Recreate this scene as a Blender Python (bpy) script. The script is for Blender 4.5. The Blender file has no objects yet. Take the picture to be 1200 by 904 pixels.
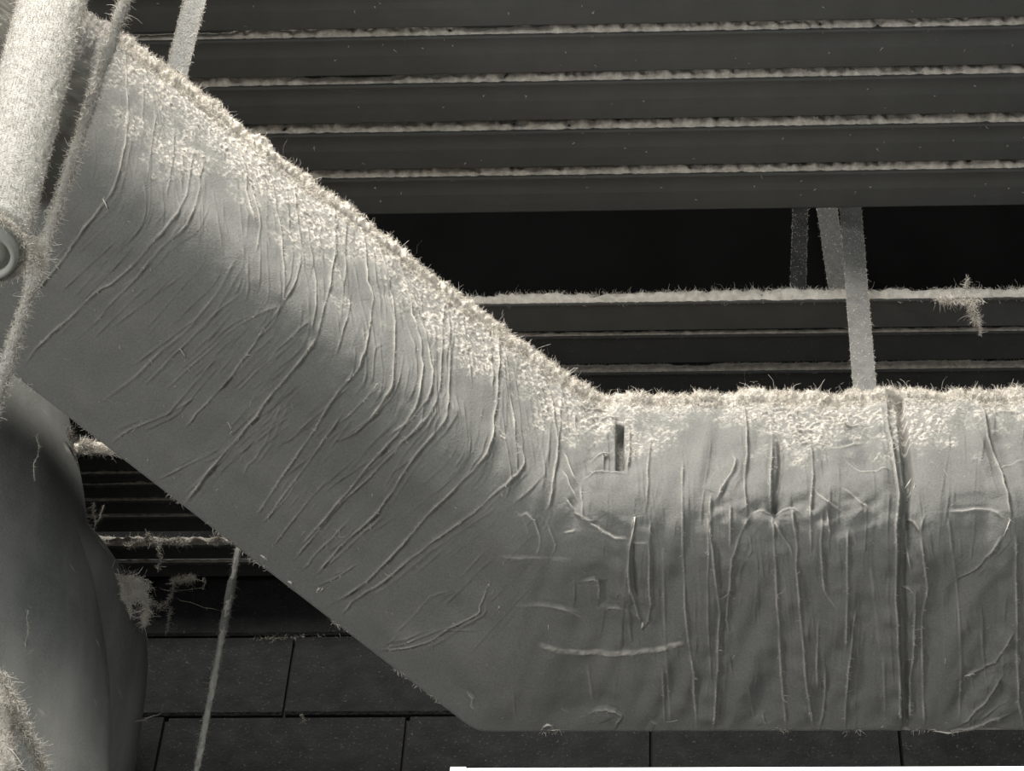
import bpy, math, random
import numpy as np
from mathutils import Matrix, Vector

sc = bpy.context.scene
C = sc.collection
rng = np.random.default_rng(7)
random.seed(7)

# ------------------------------------------------------------------ camera
F = 3500.0                                   # focal length for a frame 1200 wide
EYE = np.array([0.0, 0.0, 1.6])
Zc = np.array([180 / F, 2492 / F, -1.0]); Zc /= np.linalg.norm(Zc)
Xc = np.array([1.0, .011, .0593]); Xc -= Xc.dot(Zc) * Zc; Xc /= np.linalg.norm(Xc)
Yc = np.cross(Zc, Xc)
W = np.array([Xc, Yc, Zc])                   # world = W @ camera
cd = bpy.data.cameras.new('camera'); cam = bpy.data.objects.new('camera', cd); C.objects.link(cam)
M4 = np.eye(4); M4[:3, :3] = W; M4[:3, 3] = EYE
cam.matrix_world = Matrix([list(r) for r in M4])
cd.sensor_fit = 'HORIZONTAL'; cd.sensor_width = 36; cd.lens = 36 * F / 1200
cd.clip_start = .05; cd.clip_end = 100
sc.camera = cam

# ------------------------------------------------------------------ light
sc.view_settings.view_transform = 'Standard'; sc.view_settings.look = 'None'
sc.view_settings.gamma = 1; sc.view_settings.use_curve_mapping = False
sc.view_settings.exposure = 0.0
wd = bpy.data.worlds.new('world'); sc.world = wd; wd.use_nodes = True
wd.node_tree.nodes['Background'].inputs[0].default_value = (.97, 1.0, .99, 1)
wd.node_tree.nodes['Background'].inputs[1].default_value = .85

def area(name, loc, target, size, size_y, power, col):
    l = bpy.data.lights.new(name, 'AREA'); l.shape = 'RECTANGLE'; l.size = size; l.size_y = size_y
    l.energy = power; l.color = col
    o = bpy.data.objects.new(name, l); C.objects.link(o); o.location = loc
    o.rotation_euler = (Vector(target) - Vector(loc)).to_track_quat('-Z', 'Y').to_euler()
    return o
area('skylight_lamp', (-.85, .45, 6.85), (.1, 2.7, 5.0), 1.1, .8, 146, (1.0, .95, .88))
area('side_lamp', (-2.6, .9, 3.3), (.1, 2.7, 5.0), .8, .8, 32, (1.0, .98, .95))

# ------------------------------------------------------------------ projection helpers
def ray(px, py): return W @ np.array([(px - 600) / F, -(py - 452) / F, -1.0])
def atY(px, py, y): r = ray(px, py); return EYE + r * (y / r[1])
def atZ(px, py, z): r = ray(px, py); return EYE + r * (z / r[2])      # z above the eye
def atD(px, py, d): return EYE + ray(px, py) * d
def proj(P):
    c = (P - EYE) @ W
    return 600 + F * c[..., 0] / -c[..., 2], 452 - F * c[..., 1] / -c[..., 2]
def smooth(a, b, x):
    t = np.clip((x - a) / (b - a), 0, 1); return t * t * (3 - 2 * t)

# ------------------------------------------------------------------ materials
def mat(name, base, rough=.85, noise=0.12, scale=40, bump=.15, bscale=300, bdist=.001, metal=0, spots=0, lint=False, stain=None, sheen=0, spec=.3):
    m = bpy.data.materials.new(name); m.use_nodes = True
    nt = m.node_tree; N = nt.nodes; L = nt.links
    b = N['Principled BSDF']; b.inputs['Roughness'].default_value = rough; b.inputs['Metallic'].default_value = metal
    b.inputs['Specular IOR Level'].default_value = spec
    tc = N.new('ShaderNodeTexCoord')
    n1 = N.new('ShaderNodeTexNoise'); n1.inputs['Scale'].default_value = scale; n1.inputs['Detail'].default_value = 8
    L.new(tc.outputs['Object'], n1.inputs['Vector'])
    r = N.new('ShaderNodeValToRGB')
    r.color_ramp.elements[0].position = .3; r.color_ramp.elements[1].position = .7
    c = np.array(base)
    r.color_ramp.elements[0].color = (*(c * (1 - noise)), 1); r.color_ramp.elements[1].color = (*np.minimum(c * (1 + noise), 1), 1)
    L.new(n1.outputs['Fac'], r.inputs['Fac'])
    out = r.outputs['Color']
    if spots:
        n3 = N.new('ShaderNodeTexNoise'); n3.inputs['Scale'].default_value = 260; n3.inputs['Detail'].default_value = 3
        L.new(tc.outputs['Object'], n3.inputs['Vector'])
        rr = N.new('ShaderNodeValToRGB'); rr.color_ramp.elements[0].position = .64; rr.color_ramp.elements[1].position = .74
        L.new(n3.outputs['Fac'], rr.inputs['Fac'])
        mu = N.new('ShaderNodeMath'); mu.operation = 'MULTIPLY'; mu.inputs[1].default_value = spots
        L.new(rr.outputs['Color'], mu.inputs[0])
        mx = N.new('ShaderNodeMixRGB'); mx.inputs['Color2'].default_value = (.55, .52, .47, 1)
        L.new(mu.outputs[0], mx.inputs['Fac']); L.new(out, mx.inputs['Color1']); out = mx.outputs['Color']
    if stain:
        n4 = N.new('ShaderNodeTexNoise'); n4.inputs['Scale'].default_value = stain[1]; n4.inputs['Detail'].default_value = 5
        mp = N.new('ShaderNodeMapping'); mp.inputs['Scale'].default_value = stain[2]
        L.new(tc.outputs['Object'], mp.inputs['Vector']); L.new(mp.outputs[0], n4.inputs['Vector'])
        rr = N.new('ShaderNodeValToRGB'); rr.color_ramp.elements[0].position = .45; rr.color_ramp.elements[1].position = .75
        L.new(n4.outputs['Fac'], rr.inputs['Fac'])
        mx = N.new('ShaderNodeMixRGB'); mx.inputs['Color2'].default_value = (*stain[0], 1)
        L.new(rr.outputs['Color'], mx.inputs['Fac']); L.new(out, mx.inputs['Color1']); out = mx.outputs['Color']
    if lint:
        at = N.new('ShaderNodeAttribute'); at.attribute_name = 'lint'
        a2 = N.new('ShaderNodeAttribute'); a2.attribute_name = 'painted_shade'
        mb = N.new('ShaderNodeMixRGB'); mb.inputs['Color2'].default_value = (.060, .058, .050, 1)  # dark colour for the shade painted on the duct beside the pipe
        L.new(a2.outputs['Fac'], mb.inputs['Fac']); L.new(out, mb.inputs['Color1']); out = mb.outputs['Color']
        mx = N.new('ShaderNodeMixRGB'); mx.inputs['Color2'].default_value = (*LINT, 1)
        L.new(at.outputs['Fac'], mx.inputs['Fac']); L.new(out, mx.inputs['Color1']); out = mx.outputs['Color']
    L.new(out, b.inputs['Base Color'])
    n2 = N.new('ShaderNodeTexNoise'); n2.inputs['Scale'].default_value = bscale; n2.inputs['Detail'].default_value = 4
    L.new(tc.outputs['Object'], n2.inputs['Vector'])
    bp = N.new('ShaderNodeBump'); bp.inputs['Strength'].default_value = bump; bp.inputs['Distance'].default_value = bdist
    L.new(n2.outputs['Fac'], bp.inputs['Height']); L.new(bp.outputs[0], b.inputs['Normal'])
    return m
LINT = (.74, .70, .635)
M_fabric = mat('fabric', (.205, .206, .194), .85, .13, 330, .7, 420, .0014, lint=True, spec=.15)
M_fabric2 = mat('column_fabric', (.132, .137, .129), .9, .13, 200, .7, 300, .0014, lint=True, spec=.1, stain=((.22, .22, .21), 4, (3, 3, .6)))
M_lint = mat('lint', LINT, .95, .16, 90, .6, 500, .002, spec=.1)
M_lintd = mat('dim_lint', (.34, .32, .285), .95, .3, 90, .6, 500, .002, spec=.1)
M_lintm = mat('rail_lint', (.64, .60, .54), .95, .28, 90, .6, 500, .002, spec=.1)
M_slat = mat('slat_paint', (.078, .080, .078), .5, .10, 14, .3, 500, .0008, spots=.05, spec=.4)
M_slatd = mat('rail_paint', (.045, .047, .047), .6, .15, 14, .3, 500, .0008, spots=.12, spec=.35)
M_block = mat('block_paint', (.017, .018, .0185), .9, .25, 30, 1.0, 160, .003, spots=.12, spec=.12)
M_joint = mat('mortar', (.012, .012, .012), .9, .2)
M_void = mat('dark_recess', (.008, .009, .009), .9, .3, 5)
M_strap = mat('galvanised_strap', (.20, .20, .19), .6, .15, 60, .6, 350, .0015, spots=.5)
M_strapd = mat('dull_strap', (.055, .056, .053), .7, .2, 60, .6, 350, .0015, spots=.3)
M_pipe = mat('pipe_dust', (.50, .49, .455), .9, .14, 60, .8, 400, .002)
M_metal = mat('pipe_metal', (.42, .43, .39), .55, .12, 20, .2, 300, .0006)
M_white = mat('white_enamel', (.8, .8, .79), .5, .03)
M_floor = mat('floor_concrete', (.5, .5, .48), .8, .1, 3)
M_room = mat('room_paint', (.2, .2, .2), .8, .1, 3)
M_glow = bpy.data.materials.new('lamp_diffuser'); M_glow.use_nodes = True
_b = M_glow.node_tree.nodes['Principled BSDF']; _b.inputs['Base Color'].default_value = (.9, .9, .9, 1)
_b.inputs['Emission Color'].default_value = (1, 1, 1, 1); _b.inputs['Emission Strength'].default_value = 1.3

# ------------------------------------------------------------------ object helpers
def mesh_np(name, V, Fq, m, parent=None, smoothf=False, lint=None):
    """V (n,3) world coordinates, Fq (k,3|4) faces"""
    V = np.asarray(V, np.float32); Fq = np.asarray(Fq, np.int32)
    if parent is not None and parent.type == 'EMPTY': V = V - np.array(parent.location, np.float32)
    elif parent is not None: V = V - np.array(parent['base'], np.float32)
    me = bpy.data.meshes.new(name); k, q = Fq.shape
    me.vertices.add(len(V)); me.vertices.foreach_set('co', V.ravel())
    me.loops.add(k * q); me.loops.foreach_set('vertex_index', Fq.ravel())
    me.polygons.add(k); me.polygons.foreach_set('loop_start', np.arange(0, k * q, q, dtype=np.int32))
    me.polygons.foreach_set('loop_total', np.full(k, q, np.int32))
    if smoothf: me.polygons.foreach_set('use_smooth', np.ones(k, bool))
    me.update(calc_edges=True); me.materials.append(m)
    if lint is not None:
        a = me.attributes.new('lint', 'FLOAT', 'POINT'); a.data.foreach_set('value', np.asarray(lint, np.float32).ravel())
    o = bpy.data.objects.new(name, me); C.objects.link(o)
    if parent is not None: o.parent = parent
    return o
def thing(name, label, cat, loc, group=None):
    o = bpy.data.objects.new(name, None); C.objects.link(o); o.location = [float(v) for v in loc]
    o.empty_display_size = .1; o['label'] = label; o['category'] = cat
    if group: o['group'] = group
    return o
def stuff(o): o['kind'] = 'stuff'; return o
def structure(o): o['kind'] = 'structure'; return o

def box_data(x0, x1, y0, y1, z0, z1, ch=0.0):
    """box with its four X-running edges and end edges chamfered"""
    if ch == 0:
        V = [(x, y, z) for x in (x0, x1) for y in (y0, y1) for z in (z0, z1)]
        return np.array(V), [(0, 1, 3, 2), (4, 6, 7, 5), (0, 4, 5, 1), (2, 3, 7, 6), (0, 2, 6, 4), (1, 5, 7, 3)]
    prof = [(y0 + ch, z0), (y0, z0 + ch), (y0, z1 - ch), (y0 + ch, z1), (y1, z1), (y1, z0)]
    return prism(prof, [x0, x0 + 1e-6, x1 - 1e-6, x1], (ch, 0, 0, ch), (y0 + y1) / 2, (z0 + z1) / 2)
def prism(prof, xs, ins, cy, cz):
    V = []; n = len(prof)
    for i, x in enumerate(xs):
        for (y, z) in prof:
            V.append((x, y + np.sign(cy - y) * ins[i], z + np.sign(cz - z) * ins[i]))
    Fq = []
    for i in range(len(xs) - 1):
        for j in range(n):
            a = i * n + j; b = i * n + (j + 1) % n
            Fq.append((a, b, b + n, a + n))
    c = len(V)
    V.append((xs[0], cy, cz)); V.append((xs[-1], cy, cz))
    for j in range(n):
        Fq.append((c, (j + 1) % n, j, j)); k = (len(xs) - 1) * n
        Fq.append((c + 1, k + j, k + (j + 1) % n, k + (j + 1) % n))
    return np.array(V, float), Fq
def poly_obj(name, V, faces, m, parent=None, smoothf=False, base=None):
    """faces of any size, triangles written with a doubled last index allowed"""
    V = np.asarray(V, float)
    b = np.zeros(3)
    if parent is not None: b = np.array(parent.location) if parent.type == 'EMPTY' else np.array(parent['base'])
    me = bpy.data.meshes.new(name)
    fs = [tuple(dict.fromkeys(int(i) for i in f)) for f in faces]
    me.from_pydata([tuple(v - b) for v in V], [], fs); me.materials.append(m)
    for p in me.polygons: p.use_smooth = smoothf
    import bmesh
    bm = bmesh.new(); bm.from_mesh(me); bmesh.ops.recalc_face_normals(bm, faces=bm.faces); bm.to_mesh(me); bm.free()
    o = bpy.data.objects.new(name, me); C.objects.link(o)
    if parent is not None: o.parent = parent
    o['base'] = [float(v) for v in b]
    return o

def vnoise(shape, sigma, seed, aniso=1.0):
    """smooth noise of unit variance on a grid (sigma in cells)"""
    r = np.random.default_rng(seed).standard_normal(shape)
    fy = np.fft.fftfreq(shape[0])[:, None]; fx = np.fft.fftfreq(shape[1])[None, :]
    g = np.exp(-2 * (np.pi * sigma) ** 2 * ((fy * aniso) ** 2 + fx ** 2))
    n = np.fft.ifft2(np.fft.fft2(r) * g).real
    return (n - n.mean()) / n.std()

def fibers(P, Nn, length, width, seed, lean=None, segs=3, curl=1.0, up=.8):
    """curved hair-thin ribbons rooted at P; returns V, F"""
    r = np.random.default_rng(seed); n = len(P)
    D = Nn * up + r.normal(0, .75, (n, 3))
    if lean is not None: D = D + lean
    D /= np.linalg.norm(D, axis=1)[:, None] + 1e-9
    L = length * r.lognormal(0, .45, n)
    side = np.cross(D, r.normal(0, 1, (n, 3))); side /= np.linalg.norm(side, axis=1)[:, None] + 1e-9
    cv = r.normal(0, 1, (n, 3)) * curl; V = np.zeros((n, segs + 1, 2, 3)); p = P.copy(); d = D.copy()
    for s in range(segs + 1):
        w = width * (1 - .6 * s / segs)
        V[:, s, 0] = p - side * w / 2; V[:, s, 1] = p + side * w / 2
        d = d + cv / segs + r.normal(0, .35, (n, 3)) * curl; d /= np.linalg.norm(d, axis=1)[:, None]
        p = p + d * (L / segs)[:, None]
    V = V.reshape(-1, 3); Fq = []
    base = (np.arange(n) * (segs + 1) * 2)[:, None]
    F0 = np.concatenate([base + np.array([[2 * s, 2 * s + 1, 2 * s + 3, 2 * s + 2]]) for s in range(segs)], 0)
    return V, F0
def lint_obj(name, parts, m, parent):
    V = []; Fq = []; k = 0
    for v, f in parts:
        V.append(v); Fq.append(f + k); k += len(v)
    return stuff(mesh_np(name, np.concatenate(V), np.concatenate(Fq), m, parent))

def tube(path, radii, n=16, squash=None, cap=True):
    P = np.array(path, float); k = len(P); V = []; Fq = []
    for i in range(k):
        t = P[min(i + 1, k - 1)] - P[max(i - 1, 0)]; t /= np.linalg.norm(t)
        a = np.cross(t, (0, 1, 0) if abs(t[1]) < .9 else (1, 0, 0)); a /= np.linalg.norm(a); b = np.cross(t, a)
        for j in range(n):
            an = 2 * math.pi * j / n
            V.append(P[i] + radii[i] * (math.cos(an) * a + math.sin(an) * b))
    for i in range(k - 1):
        for j in range(n):
            Fq.append((i * n + j, i * n + (j + 1) % n, (i + 1) * n + (j + 1) % n, (i + 1) * n + j))
    if cap:
        V.append(P[0]); V.append(P[-1]); c = k * n
        for j in range(n):
            Fq.append((c, (j + 1) % n, j, j)); Fq.append((c + 1, (k - 1) * n + j, (k - 1) * n + (j + 1) % n, (k - 1) * n + (j + 1) % n))
    return np.array(V), Fq

# ================================================================== SETTING
def plane_box(name, x0, x1, y0, y1, z0, z1, m):
    V, Fq = box_data(x0, x1, y0, y1, z0, z1); return structure(poly_obj(name, V, Fq, m))
plane_box('floor', -5, 5, -5, 6, -.1, 0, M_floor)
WY = 3.26                                                     # face of the block wall
zb = atY(300, 745, WY)[2]                                     # joint under the course of blocks below the rails
course = zb - atY(300, 838.5, WY)[2]
wb = plane_box('wall_back', -3, 3, WY + .012, WY + .25, 0, zb + .34, M_joint)
plane_box('wall_recess', -3, 3, 4.7, 4.9, 0, 8.4, M_void)
plane_box('wall_left', -3.1, -3, -1, 4.9, 0, 8.4, M_room)
plane_box('wall_right', 3, 3.1, -1, 4.9, 0, 8.4, M_room)
plane_box('ceiling', -3.1, 3.1, 2.45, 4.9, 7.4, 7.5, M_void)

# blocks, each its own piece of the wall
xj = atY(475, 870, WY)[0]; BL = (atY(1055, 872, WY)[0] - xj) / 2
xu = atY(340, 790, WY)[0]
bi = 0
for row in range(-3, 2):
    z1 = zb + row * course + course - .003 if row >= 0 else zb + (row + 1) * course - .003
    z0 = z1 - course + .006
    x0 = (xu if row % 2 else xj)
    if row == 0: z1 = z0 + course - .010
    if row == 0: x0 -= .07
    for k in range(-4, 5):
        xa = x0 + k * BL + .003 + rng.normal(0, .0012); xb = x0 + (k + 1) * BL - .003 + rng.normal(0, .0012)
        if xb < -1.6 or xa > 1.7: continue
        pr = rng.uniform(0, .004)
        V, Fq = box_data(xa, xb, WY - pr, WY + .06, z0, z1, .004)
        o = poly_obj('concrete_block', V, Fq, M_block, wb)

# ================================================================== SLATS AND RAILS
def lint_strip(x0, x1, y, z0, z1, seed, m, parent, cover=.0, tuft=.006, nf=2500, thick=.0055, flen=.007):
    """lumpy felt of lint on a lip, with ragged top edge and loose fibres"""
    nx = int((x1 - x0) / .003); nv = 7
    top = vnoise((1, nx), 4, seed)[0] * .25 + vnoise((1, nx), 25, seed + 1)[0] * .35
    mask = smooth(cover - .3, cover + .5, vnoise((1, nx), 30, seed + 2)[0] + 1.2 + vnoise((1, nx), 4, seed + 5)[0] * .25)
    xs = np.linspace(x0, x1, nx); V = np.zeros((nv, nx, 3))
    nn = vnoise((nv, nx), 1.2, seed + 3)
    for j in range(nv):
        t = j / (nv - 1)
        h = (z1 - z0) * (.78 + .22 * mask) + tuft * (top + .3) * mask
        V[j, :, 0] = xs; V[j, :, 2] = z0 + h * t + rng.normal(0, .0004, nx)
        V[j, :, 1] = y - thick * np.sin(math.pi * min(t * .8 + .1, 1)) * (.25 + .75 * mask) * (1 + .45 * nn[j]) + (.006 if j in (0, nv - 1) else 0)
    idx = np.arange(nv * nx).reshape(nv, nx)
    Fq = np.stack([idx[:-1, :-1], idx[:-1, 1:], idx[1:, 1:], idx[1:, :-1]], -1).reshape(-1, 4)
    o = stuff(mesh_np('lint_felt', V.reshape(-1, 3), Fq, m, parent, True))
    r = np.random.default_rng(seed); ii = r.choice(nx, nf, p=(mask + .05) / (mask + .05).sum()); jj = r.choice(nv, nf, p=np.array([1, 1, 1, 1, 2, 4, 8]) / 18)
    P = V[jj, ii] + r.normal(0, .001, (nf, 3)); Nn = np.tile([0, -.6, .8], (nf, 1))
    lint_obj('lint_fibers', [fibers(P, Nn, flen * .8, .0009, seed, up=.7, curl=2.0)], m, parent)

XS0, XS1 = -1.75, 1.25
ZS = 4.5
edges = [(-62, -18), (26, 37), (81.5, 93), (137.5, 150), (192.5, 203.5)]     # lip top, lip bottom at x = 800
slat_names = ['dark grey metal slat at the very top edge of the photo',
              'dark grey slat below the topmost one, second from the top',
              'dark grey slat in the middle of the five overhead slats',
              'dark grey slat directly above the lowest overhead slat',
              'lowest overhead grey slat, its back edge bordering the black gap']
edges[0] = (-30, -18)
for i, (yt, yb) in enumerate(edges):
    y0 = atZ(800, yb, ZS)[1]
    yback = atZ(800, (edges[i + 1][0] + 1.5) if i < 4 else 247, ZS)[1]
    ztop = atY(800, yt, y0)[2]; z0 = ZS + 1.6
    h = ztop - z0
    t = thing('overhead_beam', slat_names[i], 'beam', ((XS0 + XS1) / 2, y0, z0), 'overhead metal beams')
    # folded sheet: small hanging lip, then the broad underside with a soft crown
    d = yback - y0
    prof = [(y0, z0 + h * .95), (y0, z0 - .003), (y0 + .004, z0 - .004), (y0 + .007, z0 + .010), (y0 + .016, z0 + .0075), (y0 + .026, z0 + .0055), (y0 + .5 * d, z0 + .0022), (y0 + .75 * d, z0 + .0006), (yback - .003, z0), (yback, z0 + .003), (yback, z0 + .02), (y0 + .024, z0 + .02), (y0 + .012, z0 + h * .95)]
    n = len(prof); V = [(x, a, b) for x in (XS0, XS1) for a, b in prof]
    Fq = [(j, (j + 1) % n, (j + 1) % n + n, j + n) for j in range(n)] + [tuple(range(n))[::-1], tuple(range(n, 2 * n))]
    poly_obj('panel', V, Fq, M_slat, t)
    tuck = [(XS0 + .2 + 2.4 * u, y0 + v * d, z0 + .001) for u, v in zip(rng.uniform(0, 1, 26), rng.uniform(.2, .95, 26))]
    lint_obj('lint_specks', [fibers(np.repeat(np.array(tuck), 8, 0), np.tile([0, 0, -1.], (208, 1)), .0025, .0008, 500 + i, up=.4)], M_lint, t)
    lint_strip(XS0, XS1, y0 - .001, z0 + .0005, z0 + h, 50 + i * 10, M_lintm, t, cover=(.1, -.1, -.5, -1, -1.2)[i], tuft=.004, nf=5200, flen=.006)

# unseen deck added over the slats to block light from the strap tops
plane_box('light_block_deck', -2.2, 1.7, 2.1, 2.8, 6.2, 6.24, M_void)
# side frames the slats rest on (outside the frame, they carry the slats)
for sx, lb in ((XS0 - .03, 'dark steel beam carrying the left ends of the overhead slats'), (XS1 + .03, 'dark steel beam carrying the right ends of the overhead slats')):
    V, Fq = box_data(sx - .03, sx + .03, 2.0, 4.7, 6.1315, 6.1995)
    o = poly_obj('support_beam', V, Fq, M_slatd); o['label'] = lb; o['category'] = 'beam'

# right-hand rails below the black gap
ZR = 4.35
def rail(name, label, px, yt, yb, yback, Z, x0, x1, m, lm, seed, cover, tuft, lint=True, nf=3500, group=None, flen=.008):
    y0 = atZ(px, yb, Z)[1]; yk = atZ(px, yback, Z)[1]; ztop = atY(px, yt, y0)[2]; z0 = Z + 1.6; h = max(ztop - z0, .004)
    t = thing(name, label, 'rail', ((x0 + x1) / 2, y0, z0), group)
    prof = [(y0, z0 + h * .8), (y0, z0 - .001), (y0 + .003, z0 - .002), (y0 + .004, z0 + .003), (yk - .002, z0), (yk, z0 + .003), (yk, z0 + .02), (y0 + .03, z0 + .02), (y0 + .02, z0 + h * .8)]
    n = len(prof); V = [(x, a, b) for x in (x0, x1) for a, b in prof]
    Fq = [(j, (j + 1) % n, (j + 1) % n + n, j + n) for j in range(n)] + [tuple(range(n))[::-1], tuple(range(n, 2 * n))]
    poly_obj('panel', V, Fq, m, t)
    if lint: lint_strip(x0, x1, y0 - .001, z0 + .0003, z0 + h, seed, lm, t, cover=cover, tuft=tuft, nf=nf, flen=flen, thick=.0055 if tuft > .002 else .0022)
    return t, y0, z0, h
g = 'rails under the black gap'
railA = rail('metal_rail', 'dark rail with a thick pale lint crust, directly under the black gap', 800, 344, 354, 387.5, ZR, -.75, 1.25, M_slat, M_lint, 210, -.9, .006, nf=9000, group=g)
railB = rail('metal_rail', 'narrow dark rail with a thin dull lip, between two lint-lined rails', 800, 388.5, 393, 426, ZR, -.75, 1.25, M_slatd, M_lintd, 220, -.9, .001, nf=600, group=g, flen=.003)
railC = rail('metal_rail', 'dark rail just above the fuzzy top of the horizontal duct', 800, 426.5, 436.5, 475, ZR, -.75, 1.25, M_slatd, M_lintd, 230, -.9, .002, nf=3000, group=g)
V, Fq = box_data(1.25, 1.31, 2.7, 4.7, 5.9, 6.0)
o = poly_obj('support_beam', V, Fq, M_slatd); o['label'] = 'short dark beam carrying the right ends of the lower rails'; o['category'] = 'beam'
V, Fq = box_data(-.81, -.75, 2.7, 4.7, 5.9, 6.0)
o = poly_obj('support_beam', V, Fq, M_slatd); o['label'] = 'dark beam behind the sloping duct carrying the lower rails'; o['category'] = 'beam'

# left-hand rails seen under the sloping duct
e2 = atY(200, 677, WY - .01); ZL = e2[2] - 1.6
g2 = 'rails over the block wall'
LR = [(519, 530, 552, .2, .006, 'dark rail with a cream lint lump, topmost in the triangular gap left of the duct'),
      (553, 555, 565, -.5, .001, 'thin dark rail second from the top in the triangular gap'),
      (566, 568, 584, -.5, .001, 'dark rail above the unbroken pale lint line in the triangular gap'),
      (584.5, 587, 603, -.8, .001, 'dark rail edged by an unbroken thin lint line in the triangular gap'),
      (604, 606, 624, -.4, .001, 'dark rail right above the black slot in the triangular gap'),
      (633, 640, 656.5, .1, .005, 'dark rail with ragged lint tufts right below the black slot'),
      (657.5, 660, 677, -.7, .001, 'lowest dark rail, resting on the block wall, with a thin pale lip')]
for i, (a, b, c, cov, tu, lb) in enumerate(LR):
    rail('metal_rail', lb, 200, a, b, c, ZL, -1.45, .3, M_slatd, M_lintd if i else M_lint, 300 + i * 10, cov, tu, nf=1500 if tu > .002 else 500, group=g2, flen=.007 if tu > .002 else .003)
V, Fq = box_data(-1.5, -1.45, 2.85, 3.3, ZL + 1.59, ZL + 1.66)
o = poly_obj('support_beam', V, Fq, M_slatd); o['label'] = 'dark bracket behind the vertical column carrying the wall rails'; o['category'] = 'beam'
# top plate over the block wall hides the gap behind the rails
plane_box('trim_1', -3, 3, WY - .01, WY + .25, ZL + 1.6 + .02, ZL + 1.6 + .06, M_slatd)

# ================================================================== THE DUCT
YR = 2.6; R0 = atY(640, 612, YR); DH, DW = .32, .40
right, upv = W[:, 0], W[:, 1]
dd = -.79 * right + .61 * upv; dd /= np.linalg.norm(dd)
nm = -np.array([1., 0, 0]) + dd; nm /= np.linalg.norm(nm)
# closed profile (y,z) measured from the ridge: start at back top, go over the top, down the front, along the bottom, up the back
def arc(cy, cz, r, a0, a1, step):
    n = max(3, int(abs(a1 - a0) * r / step)); return [(cy + r * math.cos(a), cz + r * math.sin(a)) for a in np.linspace(a0, a1, n)]
def line(p, q, step):
    n = max(2, int(math.dist(p, q) / step)); return [(p[0] + (q[0] - p[0]) * t, p[1] + (q[1] - p[1]) * t) for t in np.linspace(0, 1, n, endpoint=False)][1:]
st = .00135
prof = []
rt, rr, rb = .028, .085, .006
prof += line((DW - rb, DH), (rt, DH), .008)
prof += arc(rt, DH - rt, rt, math.pi / 2, math.pi, st)
prof += line((0, DH - rt), (0, rr), st)
prof += arc(rr, rr, rr, math.pi, 1.5 * math.pi, st)
prof += line((rr, 0), (DW - rb, 0), st)
prof += arc(DW - rb, rb, rb, 1.5 * math.pi, 2 * math.pi, .0015)
prof += line((DW, rb), (DW, DH - rb), .02)
prof += arc(DW - rb, DH - rb, rb, 0, math.pi / 2, .003)
prof = np.array(prof); NP = len(prof)
us = np.concatenate([np.arange(-1.35, -1.02, .01), np.arange(-1.0, .83, .0014), np.arange(.83, 1.15, .02)]); NU = len(us)
def splus(u, e):
    return np.where(u / e > 30, u, e * np.log1p(np.exp(np.clip(u / e, -50, 30))))
EP = np.interp(prof[:, 0], [0, .2, DW], [.020, .014, .0075])[None, :]
q = np.stack([np.zeros(NP), YR + prof[:, 0], R0[2] + prof[:, 1]], 1)
q[:, 0] += ((R0 - q) @ nm) / nm[0]
Vd = q[None, :, :] + splus(us[:, None], EP)[..., None] * np.array([1., 0, 0]) + splus(-us[:, None], EP)[..., None] * dd
def normals(V):
    du = np.gradient(V, axis=0); dv = (np.roll(V, -1, 1) - np.roll(V, 1, 1))
    n = np.cross(du, dv); return n / (np.linalg.norm(n, axis=2)[..., None] + 1e-12)
Nd = normals(Vd)
ctr = Vd.mean(1, keepdims=True)
if ((Vd - ctr) * Nd).sum() < 0: Nd = -Nd
PX, PY = proj(Vd)
facing = ((EYE - Vd) * Nd).sum(2) > -.3
MM = .00123                                                # metres that one unit of the fold maps covers
H = np.zeros((NU, NP)); LM = np.zeros((NU, NP))

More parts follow.
